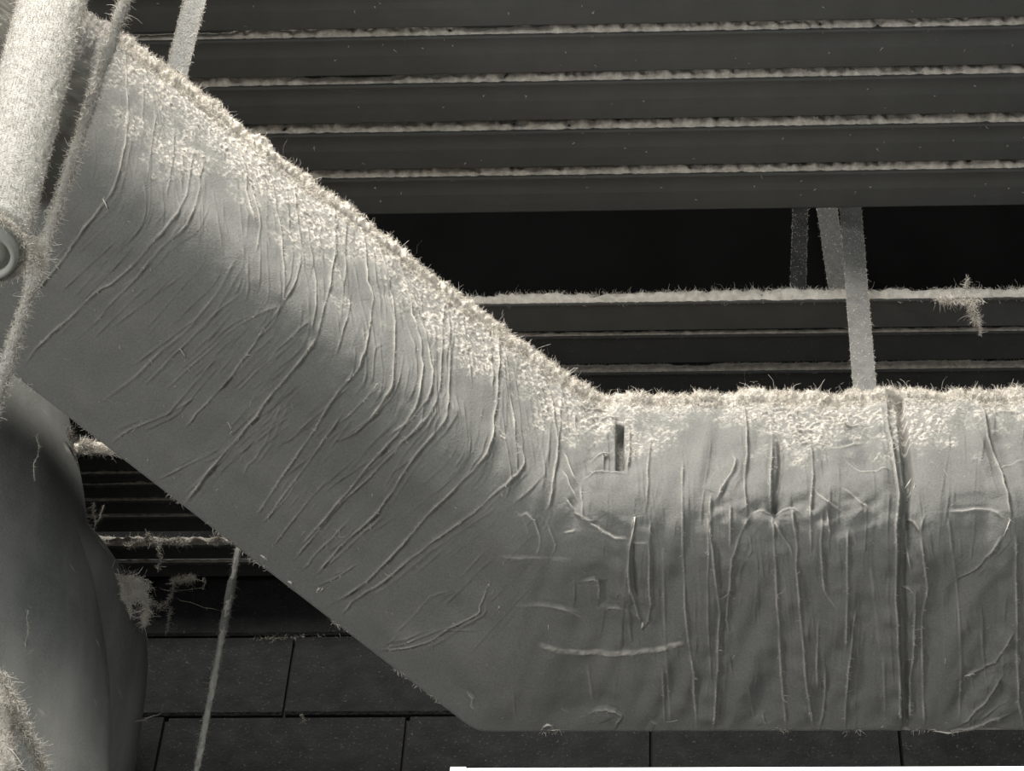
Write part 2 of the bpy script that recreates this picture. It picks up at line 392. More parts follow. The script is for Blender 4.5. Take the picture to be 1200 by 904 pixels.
# folds: points along each crest, height, half-width, (lint on crest)
folds = [
 # sloping leg, upper left
 ([(143,30),(146,60),(147,90),(149,130),(147,155),(140,200),(128,230),(100,265),(75,300),(40,345)],3.2,2.0),
 ([(163,60),(166,100),(167,120),(166,165)],2.2,1.8), ([(176,90),(180,140),(175,180),(172,212)],2.0,1.8),
 ([(176,95),(188,140),(195,168)],1.8,1.6), ([(204,150),(200,200),(195,232)],2.4,1.8),
 ([(226,180),(217,230),(200,260),(170,295),(140,325),(110,345),(80,375),(50,400),(28,428)],2.6,2.0),
 ([(238,183),(233,220),(218,265),(195,283),(180,300),(160,325),(135,350),(108,382)],2.0,1.8),
 ([(196,90),(230,120),(255,140),(275,165),(287,200),(290,235),(300,265)],3.4,2.2),
 ([(275,165),(287,190),(297,235),(305,265),(298,300)],2.4,1.8),
 ([(310,178),(318,215),(325,250),(330,290),(333,320),(331,358)],3.0,1.8),
 ([(345,213),(348,260),(352,300),(346,330),(331,358)],2.2,1.6), ([(353,243),(362,285),(368,330),(369,360),(365,392)],2.4,1.6),
 ([(390,238),(390,300),(384,345),(371,395)],2.8,1.8), ([(402,250),(403,310),(401,345),(398,372)],1.8,1.6),
 ([(330,358),(300,400),(270,440),(240,475),(215,502)],2.2,1.8), ([(330,358),(280,380),(240,415),(210,440),(193,462)],1.4,1.6),
 ([(275,305),(255,340),(225,380),(190,410),(160,440),(120,470)],1.6,2.4), ([(285,340),(250,370),(200,420),(168,452)],1.4,2.2),
 ([(366,375),(340,395),(300,435),(275,460)],1.6,1.6),
 ([(371,396),(350,425),(320,460),(290,500),(265,528),(240,560),(215,592)],4.0,2.4),
 ([(233,463),(185,490),(155,502),(128,522)],1.8,1.6), ([(260,523),(230,540),(185,562)],1.6,1.5),
 ([(282,513),(262,538),(240,555),(213,582)],1.4,1.6), ([(400,453),(380,485),(350,530),(330,560),(300,605)],2.8,2.0),
 ([(400,485),(370,530),(340,570),(305,617)],2.2,1.8), ([(330,470),(310,520),(290,545),(283,560)],1.2,1.8),
 # middle of the sloping leg
 ([(425,262),(427,300),(430,330),(437,352),(430,400),(420,430),(400,455)],3.0,1.8),
 ([(436,270),(448,310),(455,330),(460,360),(461,400),(461,445),(452,465),(425,500),(398,516)],3.8,2.0),
 ([(455,280),(465,300),(475,335),(482,370),(490,400),(493,430),(490,465),(480,490),(455,520),(425,555),(398,587),(352,640)],4.0,2.0),
 ([(472,325),(490,365),(502,420),(505,445),(498,470),(480,492),(455,512)],3.0,1.8),
 ([(520,348),(517,400),(515,450),(510,470),(500,490),(470,520),(440,552),(400,590),(345,655)],2.6,1.8),
 ([(526,368),(526,430),(524,470),(520,495),(490,530),(460,575),(440,602),(400,640),(372,672)],3.6,2.0),
 ([(572,378),(575,430),(577,462)],2.4,1.8), ([(582,385),(583,440),(578,490),(573,525),(560,545),(535,570),(500,604),(470,640),(430,680),(396,704)],4.0,2.2),
 ([(585,390),(595,440),(600,490),(605,530),(604,552)],2.8,1.6), ([(612,518),(613,545),(600,562),(575,582),(555,602),(520,625),(480,655),(450,680),(420,700),(400,720)],3.2,2.0),
 ([(636,438),(645,470),(650,510),(652,530),(648,560),(645,585),(638,602)],2.8,2.0), ([(657,458),(655,500),(650,560),(645,592)],2.4,1.6),
 ([(660,530),(670,555),(682,567)],2.4,1.8), ([(658,552),(668,570),(680,590)],2.2,1.8), ([(663,585),(674,600)],2.4,1.6),
 ([(640,555),(615,580),(600,592)],1.8,1.6), ([(445,450),(435,462),(415,480),(398,497)],1.8,1.4), ([(472,415),(465,455),(440,485),(410,516)],1.8,1.4),
 ([(503,488),(480,510),(455,530),(418,562)],2.2,1.5), ([(412,330),(409,360),(400,395),(394,420)],1.6,1.5),
 ([(455,400),(440,410),(436,445),(432,448)],1.4,1.4), ([(573,640),(540,676)],1.0,2.0),
 ([(450,604),(428,622),(395,652),(380,668)],2.0,1.8), ([(412,604),(390,630),(365,655),(350,672)],2.0,1.6), ([(385,560),(350,600),(320,640)],1.8,1.6),
 ([(352,560),(330,590),(308,612)],1.4,1.5), ([(420,660),(395,676),(365,690)],1.8,1.4),
 # low corner fan
 ([(572,684),(563,710),(558,720),(530,735),(500,752),(470,760),(446,763)],2.6,1.6), ([(552,728),(520,736),(490,748),(455,760)],1.8,1.4),
 ([(488,744),(470,752),(446,762)],1.4,1.2), ([(470,740),(456,752),(444,760)],1.2,1.2), ([(563,739),(530,739),(515,742)],1.2,1.3), ([(582,685),(584,712)],1.0,1.2),
 ([(532,690),(505,700),(480,725),(462,742)],1.0,2.0),
 # corner pocket
 ([(668,468),(680,478),(694,482),(712,478)],4.0,2.2), ([(680,498),(695,494),(712,494),(728,492)],3.4,2.2), ([(684,510),(694,505),(706,503)],2.6,2.0),
 ([(671,490),(676,510),(684,520)],2.4,1.8), ([(684,562),(690,558),(706,556),(735,556)],4.4,1.8), ([(681,566),(682,600),(684,612)],2.4,1.8),
 ([(690,542),(706,537),(712,533)],3.6,1.6), ([(707,533),(707,555)],3.6,1.2), ([(736,495),(737,530),(735,556)],2.6,1.8),
 ([(604,606),(620,604),(632,630),(627,658)],2.0,1.8), ([(678,604),(700,620),(720,630),(737,633)],3.4,2.0), ([(660,625),(675,622)],2.4,1.4), ([(700,608),(690,612),(672,600)],1.8,1.6),
 ([(640,608),(650,640),(645,654)],1.6,1.6), ([(743,604),(738,640),(736,680),(745,712),(752,736)],4.2,2.0), ([(762,612),(760,680),(761,720),(752,738)],3.8,1.8),
 ([(740,637),(762,637)],2.0,1.4), ([(680,681),(700,682),(703,710)],1.8,1.6), ([(600,711),(660,712),(685,730)],1.2,1.8), ([(600,655),(640,655),(676,654)],1.0,1.3),
 ([(708,718),(718,712),(730,714)],1.6,1.3), ([(724,694),(720,704)],1.8,1.2),
 # horizontal leg
 ([(762,500),(760,540),(758,580),(754,604)],2.0,1.8), ([(800,540),(800,640),(805,740),(812,790),(816,855)],2.4,2.0),
 ([(833,578),(833,604),(832,620),(836,660),(842,700),(842,760),(838,820),(836,855)],4.2,2.2), ([(828,600),(830,640),(829,700),(833,800)],1.6,2.0),
 ([(858,530),(861,550),(845,575),(838,590)],3.0,2.2), ([(856,590),(855,646)],3.0,1.8), ([(880,604),(866,630),(858,655),(853,700),(851,730),(855,745)],3.4,2.0),
 ([(905,604),(912,622),(925,642),(930,656)],3.6,2.0), ([(876,628),(880,640),(876,655)],2.4,1.6), ([(905,600),(906,620),(908,660),(912,730),(915,790),(921,852)],2.8,2.2),
 ([(928,595),(934,640),(933,665),(940,740),(945,800),(953,852)],3.8,2.2), ([(949,585),(950,650)],3.4,1.8), ([(963,600),(962,650),(967,690),(980,712)],3.2,1.8),
 ([(969,595),(972,632)],2.8,1.6), ([(993,620),(993,700),(991,764)],3.0,2.0), ([(1003,715),(1001,732),(996,770),(992,810),(990,855)],4.2,2.2),
 ([(960,720),(957,770),(958,812)],2.0,2.0), ([(967,785),(966,830),(960,855)],2.8,1.8), ([(880,604),(890,598),(904,602),(925,596),(940,604)],2.6,1.8),
 ([(872,468),(875,520),(873,560),(875,604)],3.4,2.0), ([(905,512),(903,560),(904,604)],4.0,2.0), ([(950,522),(952,560),(951,600)],2.8,1.8),
 ([(1037,466),(1042,510),(1048,545),(1053,580),(1050,620),(1050,700),(1053,780),(1057,856)],5.6,2.4),
 ([(1060,600),(1062,640),(1067,672)],3.0,1.8), ([(1072,692),(1070,760),(1067,800),(1065,846)],3.6,2.2), ([(1083,604),(1079,625),(1086,690),(1080,745),(1083,850)],2.6,2.2),
 ([(1055,693),(1066,690),(1071,696)],2.4,1.4), ([(1079,625),(1070,612),(1062,606)],3.0,1.6),
 ([(1174,628),(1155,652),(1140,670),(1122,683)],3.8,1.8), ([(1188,738),(1168,770),(1150,785),(1130,793)],3.6,1.8),
 ([(1176,788),(1155,820),(1124,848)],3.2,1.8), ([(1184,835),(1150,848),(1120,855),(1096,860)],3.6,1.8), ([(1180,820),(1155,838),(1148,846)],1.6,1.4),
 ([(1190,628),(1191,700),(1193,800),(1200,856)],3.8,2.2), ([(1150,735),(1152,775)],1.6,2.0), ([(1110,604),(1118,660),(1126,760),(1124,848)],1.4,2.2),
 ([(1140,463),(1153,490),(1158,515),(1170,545),(1180,580),(1184,612)],4.0,2.2), ([(1168,546),(1202,540)],3.4,2.0), ([(1110,600),(1160,598),(1180,612)],2.2,2.4),
 ([(1120,464),(1145,478),(1165,482),(1200,486)],2.8,2.0),
 ([(916,495),(935,484),(960,487),(1002,492)],3.0,2.2), ([(922,505),(945,503),(960,497),(990,503),(1015,496)],2.8,2.2), ([(930,522),(960,520),(985,526),(1012,520)],2.6,2.2),
 ([(955,573),(970,590),(990,600)],2.2,1.8), ([(990,540),(1010,555),(1045,556)],2.8,1.8), ([(985,572),(1010,590),(1022,604)],1.8,2.0), ([(880,495),(915,480),(945,478)],2.2,2.2),
 ([(1000,623),(1003,640)],2.0,1.4), ([(776,640),(780,760),(786,850)],1.4,2.4), ([(876,800),(884,846)],1.6,1.6), ([(893,838),(897,850)],1.4,1.3),
 ([(690,838),(705,833),(720,834),(728,842),(716,856)],2.2,1.6), ([(762,845),(770,850)],1.4,1.4), ([(600,800),(604,848)],1.0,1.6), ([(545,812),(553,820),(552,828),(556,832)],2.0,1.8),
 ([(688,780),(695,830)],1.0,2.4), ([(776,780),(779,856)],1.8,1.8), ([(1034,760),(1037,840)],1.2,2.4), ([(1020,660),(1030,760)],1.0,3.0),
]
def seg_field(pts, x, y):
    """nearest distance to a polyline, signed side, and 0..1 position along it"""
    p = np.array(pts, float); L = np.concatenate([[0], np.cumsum(np.hypot(*(p[1:] - p[:-1]).T))])
    best = np.full(x.shape, 1e9); side = np.zeros(x.shape); tt = np.zeros(x.shape)
    for i in range(len(p) - 1):
        a, b = p[i], p[i + 1]; ab = b - a; l2 = ab @ ab
        t = np.clip(((x - a[0]) * ab[0] + (y - a[1]) * ab[1]) / l2, 0, 1)
        dx = x - a[0] - t * ab[0]; dy = y - a[1] - t * ab[1]; dist = np.hypot(dx, dy)
        s = -(ab[0] * dy - ab[1] * dx)                    # positive: to the right of a crest running downward
        m = dist < best
        best[m] = dist[m]; side[m] = np.sign(s[m]); tt[m] = (L[i] + t[m] * math.sqrt(l2)) / L[-1]
    return best, side, tt, L[-1]
def resample(pts, wob, seed):
    """Catmull-Rom through the points, plus a slight wobble"""
    p = np.array(pts, float)
    if len(p) < 3: return p
    P = np.vstack([2 * p[0] - p[1], p, 2 * p[-1] - p[-2]]); out = []
    for i in range(1, len(P) - 2):
        for t in (0, .34, .67):
            a, b, c, d = P[i - 1:i + 3]
            out.append(.5 * ((2 * b) + (c - a) * t + (2 * a - 5 * b + 4 * c - d) * t * t + (3 * b - a - 3 * c + d) * t ** 3))
    out.append(p[-1]); out = np.array(out); r = np.random.default_rng(seed)
    out[1:-1] += r.normal(0, wob, out[1:-1].shape); return out
PXf, PYf = PX.ravel(), PY.ravel(); fac = facing.ravel()
cand = np.where(fac & (PXf > -60) & (PXf < 1260) & (PYf > -60) & (PYf < 900))[0]
cx, cy_ = PXf[cand], PYf[cand]
Hf = H.ravel(); Lf = LM.ravel()
# buckets to find the vertices near a fold quickly
def add_fold(pts, A, w, crest=1.0, both=False, groove=.8, soft=1.0):
    p = np.array(pts); m = 26
    k = np.where((cx > p[:, 0].min() - m) & (cx < p[:, 0].max() + m) & (cy_ > p[:, 1].min() - m) & (cy_ < p[:, 1].max() + m))[0]
    if len(k) == 0: return
    d, s, t, L = seg_field(p, cx[k], cy_[k])
    sel = d < 24; k = k[sel]; d = d[sel]; s = s[sel]; t = t[sel]
    en = min(.3, 14 / L); tap = smooth(0, en, t) * smooth(0, en, 1 - t); tap = .15 + .85 * tap
    tap = tap * (d < 24) ; tap *= .78 + .26 * np.sin(t * L * .07 + L) + .16 * np.sin(t * L * .23 + 2 * L)
    sd = s * d
    wl, wr = 2.3 * w, .62 * w
    hz = smooth(640, 700, float(p[:, 0].mean())); soft = soft * (1 + 1.5 * hz)
    ridge = np.where(sd < 0, .55 * np.exp(-d / wl) + .45 * np.exp(-(d / wr) ** 2), np.exp(-(d / wr) ** 1.6))
    h = A * .85 * ridge - groove * .45 * A * np.exp(-((sd - 1.9 * w) / (1.1 * w)) ** 2) + soft * .22 * A * np.exp(-((sd + 5 * w) / (4.5 * w)) ** 2) - soft * .20 * A * np.exp(-((sd - 6 * w) / (4.5 * w)) ** 2) * (d > w)
    fade = smooth(24, 17, d)
    Hf[cand[k]] += h * tap * fade
    Lf[cand[k]] = np.maximum(Lf[cand[k]], np.exp(-(d / (w * .55)) ** 2) * tap * min(A / 5.5, .66) * crest * (1 - .25 * hz))
for i, (pts, A, w) in enumerate(folds):
    add_fold(resample(pts, .6, i), A * (1.45 if np.mean([p[0] for p in pts]) > 665 else 1.1), w * 1.0)
    # slighter companions running beside the main crease
    r = np.random.default_rng(900 + i); L = sum(math.dist(a, b) for a, b in zip(pts, pts[1:]))
    if L > 60:
        for c in range(3):
            off = r.uniform(6, 17) * r.choice([-1, 1]); p = resample(pts, .6, i + 5); n = len(p)
            a = int(r.uniform(0, .45) * n); b = int(a + max(3, r.uniform(.3, .6) * n)); p = p[a:b]
            if len(p) < 3: continue
            diag = np.mean([v[0] for v in p]) < 655
            sh = np.array([off, off * .15]) + np.linspace(0, 1, len(p))[:, None] * np.array([[r.uniform(-6, 6), 0]])
            add_fold(p + sh, r.uniform(.5, 1.5) * (1.0 if diag else .7), r.uniform(1.2, 2.2), crest=.7)
Hd = Hf.reshape(NU, NP); Lc = Lf.reshape(NU, NP)
# a host of fine creases between the traced ones
r = np.random.default_rng(77)
for i in range(430):
    if i % 3:
        x0 = r.uniform(105, 650); up_y = 30 + .745 * (x0 - 150); y0 = up_y + r.uniform(15, 330); off0 = r.uniform(-.12, .12)
        L = r.uniform(25, 110); p = [(x0, y0)]; st_ = 6
        for _ in range(int(L / st_)):
            x, y = p[-1]; yr = 212 + .745 * (x - 100); t = smooth(-45, 25, y - yr); a_ = .12 * (1 - t) + t * 2.45 * .0
            ang = math.radians(85 + 52 * float(t) + off0 * 60); p.append((x + math.cos(ang) * st_, y + math.sin(ang) * st_))
    else:
        x0 = r.uniform(660, 1210); y0 = r.uniform(480, 800); L = r.uniform(25, 120); off0 = r.uniform(-.14, .14)
        p = [(x0 + off0 * k * 6 + math.sin(k * .4) * .8, y0 + 6 * k) for k in range(int(L / 6))]
    if len(p) < 4: continue
    add_fold(np.array(p), r.choice([.4, .8, 1.3, 2.0], p=[.35, .3, .22, .13]), r.uniform(1.1, 2.0), crest=.55)
# dark slots: the torn window beside the elbow and the gap along the overlap seam
def slot(x0, x1, y0, y1, depth, e=2.0):
    m = smooth(x0 - e, x0 + e, PX) * smooth(x1 + e, x1 - e, PX) * smooth(y0 - 2 * e, y0 + 2 * e, PY) * smooth(y1 + e, y1 - e, PY) * facing
    global Hd; Hd = Hd - depth * m
slot(722, 731, 502, 551, 24, 1.2); slot(739, 745, 640, 700, 3, 3); slot(702, 712, 684, 712, 2.5)
seamx = np.interp(PY, [455, 500, 560, 610, 700, 860], [1052, 1058, 1064, 1060, 1058, 1061])
sm = np.exp(-np.abs((PX - seamx) / 4.5) ** 3) * facing * smooth(455, 475, PY)
Hd = Hd - sm * np.interp(PY, [455, 520, 600, 700, 860], [12, 15, 13, 7, 4.5])
Hd = Hd - 9 * np.exp(-((PX - (911 + 4 * np.sin(PY * .05))) / 3.5) ** 2) * smooth(505, 530, PY) * smooth(620, 590, PY) * facing
Hd = Hd - 3.0 * np.exp(-((PX - 842) / 3.5) ** 2) * smooth(620, 650, PY) * smooth(730, 690, PY) * facing
# broad hollows and billows of the loose wrap, running along the folds
diagm = smooth(690, 600, PX + (PY - 600) * .25)
n1 = vnoise((NU, NP), 9, 21, 1.0); nlong = vnoise((NU, NP), 14, 22)
nb = np.fft.ifft2(np.fft.fft2(np.random.default_rng(5).standard_normal((NU, NP))) * np.exp(-2 * np.pi ** 2 * ((np.fft.fftfreq(NU)[:, None] * 7) ** 2 + (np.fft.fftfreq(NP)[None, :] * 60) ** 2))).real
nb = nb / nb.std()
efade = smooth(DW, DW - .05, prof[:, 0])[None, :] * (prof[:, 1] < .02)[None, :] + (prof[:, 1] >= .02)[None, :]
Hd = Hd + ((1 - diagm) * nb * 1.9 + diagm * nb * .35 + n1 * .35 + nlong * .6) * efade
# facets on the horizontal leg where the cloth bunches at the lower corner of the side
cr = np.exp(-((PY - 605) / 26) ** 2) * (1 - diagm) * smooth(820, 850, PX) * smooth(1045, 1020, PX)
Hd = Hd + cr * vnoise((NU, NP), 5, 31) * 2.4
# --- lint: thick on top, patchy down the side
zrel = (prof[:, 1] / DH)[None, :] * np.ones((NU, 1)); side_ = (prof[:, 0] < .06)[None, :] * np.ones((NU, 1))
topm = (prof[:, 1] > DH - .03)[None, :] * np.ones((NU, 1))
pn = vnoise((NU, NP), 22, 41); pn2 = vnoise((NU, NP), 5, 42)
edge = .50 + .10 * pn + .07 * pn2
edge = edge - .06 * diagm
lint_side = smooth(edge - .05, edge + .42, zrel) * side_
fine = vnoise((NU, NP), .9, 43); fine2 = vnoise((NU, NP), 2.0, 44, .7)
speck = smooth(-.5, 1.7, fine + .5 * fine2)
lint_side = lint_side * (.16 + .84 * speck) + smooth(.80, .97, zrel) * side_ * .8
mask = np.clip(np.maximum(lint_side, topm), 0, 1)
few = smooth(3.2, 3.9, fine) * .5
tape = np.interp(PX, [630, 660, 690, 740, 770, 790, 802], [755, 762, 766, 766, 762, 755, 752])
tp = np.exp(-((PY - tape) / 3.2) ** 4) * smooth(628, 640, PX) * smooth(804, 796, PX) * facing
bulge = np.clip(lint_side, 0, 1) * (fine * .6 + fine2 * .7) * .85 + topm * (fine2 * 1.1 + vnoise((NU, NP), 6, 46) * 1.5 + 3)
Hd = Hd + bulge + tp * (1.2 + .5 * fine2)
base_l = .04 * smooth(.2, 1.0, zrel * side_)
lint_and_highlight = np.clip(np.maximum(np.maximum(mask, Lc), np.maximum(few * facing, tp * (.42 + .1 * fine2))) + base_l + .015 * nlong, 0, 1)
# shade between pipe and rod, painted dark; the cloth there is also set deeper
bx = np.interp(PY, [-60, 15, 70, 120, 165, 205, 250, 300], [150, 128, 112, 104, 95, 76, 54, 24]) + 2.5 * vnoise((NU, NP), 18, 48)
painted_shade = smooth(bx + 2, bx - 3, PX) * smooth(262, 238, PY) * (PX < 170)
painted_shade = painted_shade * (1 - .75 * smooth(.55, .9, zrel * side_) * smooth(40, 85, PX)); 
Hd = Hd - painted_shade * 13 + painted_shade * (nlong * 3 + vnoise((NU, NP), 6, 49) * 1.6)
lint_and_highlight = lint_and_highlight * (1 - .85 * painted_shade)
lint_and_highlight = np.maximum(lint_and_highlight, .38 * ((prof[:, 0] > DW - .004) & (prof[:, 1] < .004))[None, :] * np.ones((NU, 1)))  # highlight along the bottom far edge, painted in with the lint colour
# keep the first and last profile seam closed
Vn = Vd + Nd * (Hd * MM)[..., None]
idx = np.arange(NU * NP).reshape(NU, NP); nx_ = np.roll(idx, -1, 1)
Fd = np.stack([idx[:-1], idx[1:], nx_[1:], nx_[:-1]], -1).reshape(-1, 4)
duct = thing('insulated_duct', 'large boxy duct in wrinkled grey cloth, sloping down from upper left, then level', 'duct', (float(R0[0]), YR + DW / 2, float(R0[2])))
wrap = mesh_np('fabric_wrap', Vn.reshape(-1, 3), Fd, M_fabric, duct, True, lint_and_highlight)
_a = wrap.data.attributes.new('painted_shade', 'FLOAT', 'POINT'); _a.data.foreach_set('value', painted_shade.astype(np.float32).ravel())
# fibres on the duct
dense = (np.gradient(us)[:, None] * np.ones((1, NP)))
plen = np.linalg.norm(np.roll(prof, -1, 0) - prof, axis=1)[None, :]
ar = dense * plen
inview = (PX > -80) & (PX < 1280) & (PY > -80)
def scatter(wt, n, seed):
    p = (wt * ar * (1 - .93 * painted_shade)).ravel(); p = p / p.sum(); r = np.random.default_rng(seed); k = r.choice(p.size, n, p=p)
    P = Vn.reshape(-1, 3)[k] + r.normal(0, .0006, (n, 3)); return P, Nd.reshape(-1, 3)[k]
parts = []
topfront = (prof[:, 0] < .09)[None, :] * (prof[:, 1] > DH - .045)[None, :]
P, Nn = scatter(inview * topfront * (.4 + .6 * (vnoise((NU, NP), 8, 61) > -.3)), 70000, 1)
parts.append(fibers(P, Nn, .0058, .0009, 2, up=.7, curl=1.8))
P, Nn = scatter(inview * topm * 1.0, 9000, 3); parts.append(fibers(P, Nn, .007, .0009, 4, up=.8, curl=1.8))
P, Nn = scatter(inview * np.clip(lint_side, 0, 1) ** 1.1, 80000, 5); parts.append(fibers(P, Nn, .0034, .0007, 6, up=.4, segs=2, curl=1.5))
P, Nn = scatter(inview * topfront * (vnoise((NU, NP), 10, 62) > 1.2), 1300, 7); parts.append(fibers(P, Nn, .013, .0006, 8, up=.9, segs=5, curl=1.5))
lint_obj('lint_fibers', parts, M_lint, duct)
P, Nn = scatter(inview * (Lc > .25) * facing, 7000, 9); P2, N2 = scatter(inview * facing * (1 - topm), 260, 10)
v1 = fibers(P, Nn, .0035, .0006, 11, up=.4); v2 = fibers(P2, N2, .008, .0007, 12, up=.15)
# hairs along the bottom far edge
bk = (prof[:, 0] > DW - .008)[None, :] * (prof[:, 1] < .008)[None, :] * np.ones((NU, 1))
P, Nn = scatter(inview * bk * (vnoise((NU, NP), 9, 63) > .9), 700, 13); v3 = fibers(P, Nn, .006, .0009, 14, up=.6)
lint_obj('loose_hairs', [v1, v2, v3], M_lint, duct)
# bright torn threads and clinging flakes
def strand(pts, d, w, parent, m=M_lint, name='lint_strand', fuzz=.004, nf=60, seed=0, rd=None, wob=1.2):
    p = resample(pts, wob, seed); P = np.array([atD(a, b, dq) for (a, b), dq in zip(p, np.linspace(d[0], d[1], len(p)))])
    r = np.random.default_rng(seed); rad = w * r.uniform(.5, 1.3, len(P)); rad[0] *= .5; rad[-1] *= .3
    V, Fq = tube(P, rad, 6); t = r.uniform(0, len(P) - 1.001, nf); i = t.astype(int); f = (t - i)[:, None]
    Q = P[i] * (1 - f) + P[i + 1] * f
    Vf, Ff = fibers(Q, r.normal(0, .6, (nf, 3)), fuzz, .0007, seed + 1, up=1)
    V2 = np.array(V); F2 = np.array([[a, b, c, e] for a, b, c, e in Fq])
    return [(V2, F2), (Vf, Ff)]
def near_surface(px, py):
    k = np.argmin(np.where(facing, (PX - px) ** 2 + (PY - py) ** 2, 1e9)); return Vn.reshape(-1, 3)[k], Nd.reshape(-1, 3)[k]
pl = []
for (pts, w) in [([(744, 606), (741, 625), (737, 645)], .0013), ([(753, 730), (751, 738)], .0016), ([(636, 852), (641, 849), (648, 851)], .0022), ([(1130, 792), (1140, 790)], .001), ([(1061, 563), (1068, 553)], .0012),
                 ([(1063, 577), (1072, 567)], .0013), ([(1096, 861), (1110, 857), (1140, 858)], .0013), ([(706, 537), (712, 534)], .0012), ([(378, 690), (376, 692)], .0016), ([(371, 693), (374, 690)], .0014), ([(338, 681), (343, 684)], .002), ([(306, 650), (312, 655)], .0015), ([(121, 233), (127, 246)], .0012), ([(572, 685), (573, 686)], .001), ([(584, 711), (585, 712)], .0012), ([(1183, 610), (1175, 628)], .001), ([(212, 408), (218, 421)], .0006), ([(268, 494), (273, 505)], .0006)]:
    S = [near_surface(*p) for p in pts]; P = np.array([a + n * .0015 for a, n in S])
    if len(P) == 2: P = np.array([P[0], (P[0] + P[1]) / 2 + .0006, P[1]])
    V, Fq = tube(P, [w * .7, w, w * .5], 6); pl.append((np.array(V), np.array(Fq)))
    pl.append(fibers(np.repeat(P, 5, 0), np.repeat(np.array([S[0][1]]), 5 * len(P), 0), .004, .0006, int(w * 1e6), up=.6))
lint_obj('lint_flakes', pl, M_lint, duct)

# ================================================================== STRAPS AND RODS
def strap(label, p0, p1, width, m, thick=.002, lintn=900, seed=1, parts=True, lm=M_lint, name='hanging_strap'):
    """p0 top, p1 bottom centre points; flat strip facing -Y"""
    t = thing(name, label, 'strap', p1)
    p0 = np.array(p0); p1 = np.array(p1); n = 40; V = []
    ax = np.array([1, .25, 0.]); ax /= np.linalg.norm(ax); r = np.random.default_rng(seed)
    for i in range(n + 1):
        c = p1 + (p0 - p1) * i / n + ax * math.sin(i * .5) * .0004
        w = width / 2
        for sx, sy in ((-1, -1), (1, -1), (1, 1), (-1, 1)):
            V.append(c + ax * sx * (w + r.normal(0, .0003)) + np.array([0, sy * thick / 2, 0]))
    Fq = [(i * 4 + j, i * 4 + (j + 1) % 4, (i + 1) * 4 + (j + 1) % 4, (i + 1) * 4 + j) for i in range(n) for j in range(4)] + [(0, 1, 2, 3), (n * 4 + 3, n * 4 + 2, n * 4 + 1, n * 4)]
    poly_obj('strip', V, Fq, m, t)
    r = np.random.default_rng(seed); tt = r.uniform(0, 1, lintn)[:, None]; e = np.where(r.random(lintn) < .55, np.sign(r.normal(size=lintn)), r.uniform(-1, 1, lintn))[:, None]
    P = p1 + (p0 - p1) * tt + ax * e * width / 2 + np.array([0, -thick, 0])
    lint_obj('lint_fibers', [fibers(P, np.tile([0, -1, 0.], (lintn, 1)) + ax * e, .0028, .0008, seed + 3, up=.35)], lm, t)
    return t
zr = R0[2] + DH + .004
def strap_px(label, a, b, Ya, wpx, m, **k):
    P0 = atY(*a, Ya); P1 = atY(*b, Ya); d = (EYE - P0) @ W[:, 2]; d = abs(d)
    return P0, P1, wpx * d / F
P0, P1, w = strap_px('', (996, 238), (1014, 462), 2.868, 26, None)
u_ = (P0 - P1) / (P0[2] - P1[2])
P1 = P1 + u_ * (zr + .004 - P1[2]); Ptop = P1 + u_ * (7.399 - P1[2])
strap('pale galvanised strap hanging in front of the lower rails onto the horizontal duct', Ptop, P1, w, M_strap, lintn=5200, seed=70)
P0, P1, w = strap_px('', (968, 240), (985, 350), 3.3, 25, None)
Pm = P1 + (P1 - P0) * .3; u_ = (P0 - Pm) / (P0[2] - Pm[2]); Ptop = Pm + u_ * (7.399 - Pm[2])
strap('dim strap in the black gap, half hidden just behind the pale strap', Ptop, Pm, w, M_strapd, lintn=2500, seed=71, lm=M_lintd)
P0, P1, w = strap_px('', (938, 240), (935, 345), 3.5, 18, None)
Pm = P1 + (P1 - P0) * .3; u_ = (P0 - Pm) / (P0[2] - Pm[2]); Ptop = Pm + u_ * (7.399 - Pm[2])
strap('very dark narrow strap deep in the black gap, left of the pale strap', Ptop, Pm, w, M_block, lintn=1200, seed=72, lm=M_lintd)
# strap at the upper left, in front of the slats
P1 = atD(207, 86, 4.62); P0 = atD(231, -10, 4.72); u_ = (P0 - P1) / (P0[2] - P1[2]); P1 = P1 - u_ * .03
strap('short wide strap rising from the sloping duct in front of the top slats', P0 + u_ * .3, P1, 25 * 4.65 / F, M_strap, lintn=4500, seed=73)

def rod(label, a, b, d, r0, r1, m, seed, nf, lm, name='threaded_rod', cat='rod', lump=.25, ext=(.5, .5), flen=.006):
    A = atD(*a, d[0]); B = atD(*b, d[1]); A2 = A + (A - B) * ext[0]; B2 = B + (B - A) * ext[1]
    n = 160; r = np.random.default_rng(seed); s = np.linspace(0, 1, n)
    lu = vnoise((1, n), 2.2, seed)[0] * lump + vnoise((1, n), 8, seed + 1)[0] * lump * .6
    P = A2 + (B2 - A2) * s[:, None]; rad = (r0 + (r1 - r0) * s) * np.clip(1 + lu * .5, .6, 1.8)
    t = thing(name, label, cat, B2)
    V, Fq = tube(P, rad, 12); V[:, :] += r.normal(0, .0006, V.shape)
    poly_obj('lint_crust' if nf > 3000 else 'shaft', V, Fq, m, t, True)
    k = r.integers(0, len(V) - 2, nf); ax = (B2 - A2) / np.linalg.norm(B2 - A2)
    ci = P[np.minimum(k // 12, n - 1)]; Nn = V[k] - ci; Nn /= np.linalg.norm(Nn, axis=1)[:, None] + 1e-9
    lint_obj('lint_fibers', [fibers(V[k], Nn, flen, .0008, seed + 2, up=.7)], lm, t)
    return t, A2, B2
rod('long thin rod thickly furred with lint, crossing the upper left corner', (146, 0), (0, 452), (4.0, 3.86), (.0066), .0072, M_pipe, 80, 17000, M_lint, lump=.5, ext=(.6, .3), flen=.006)
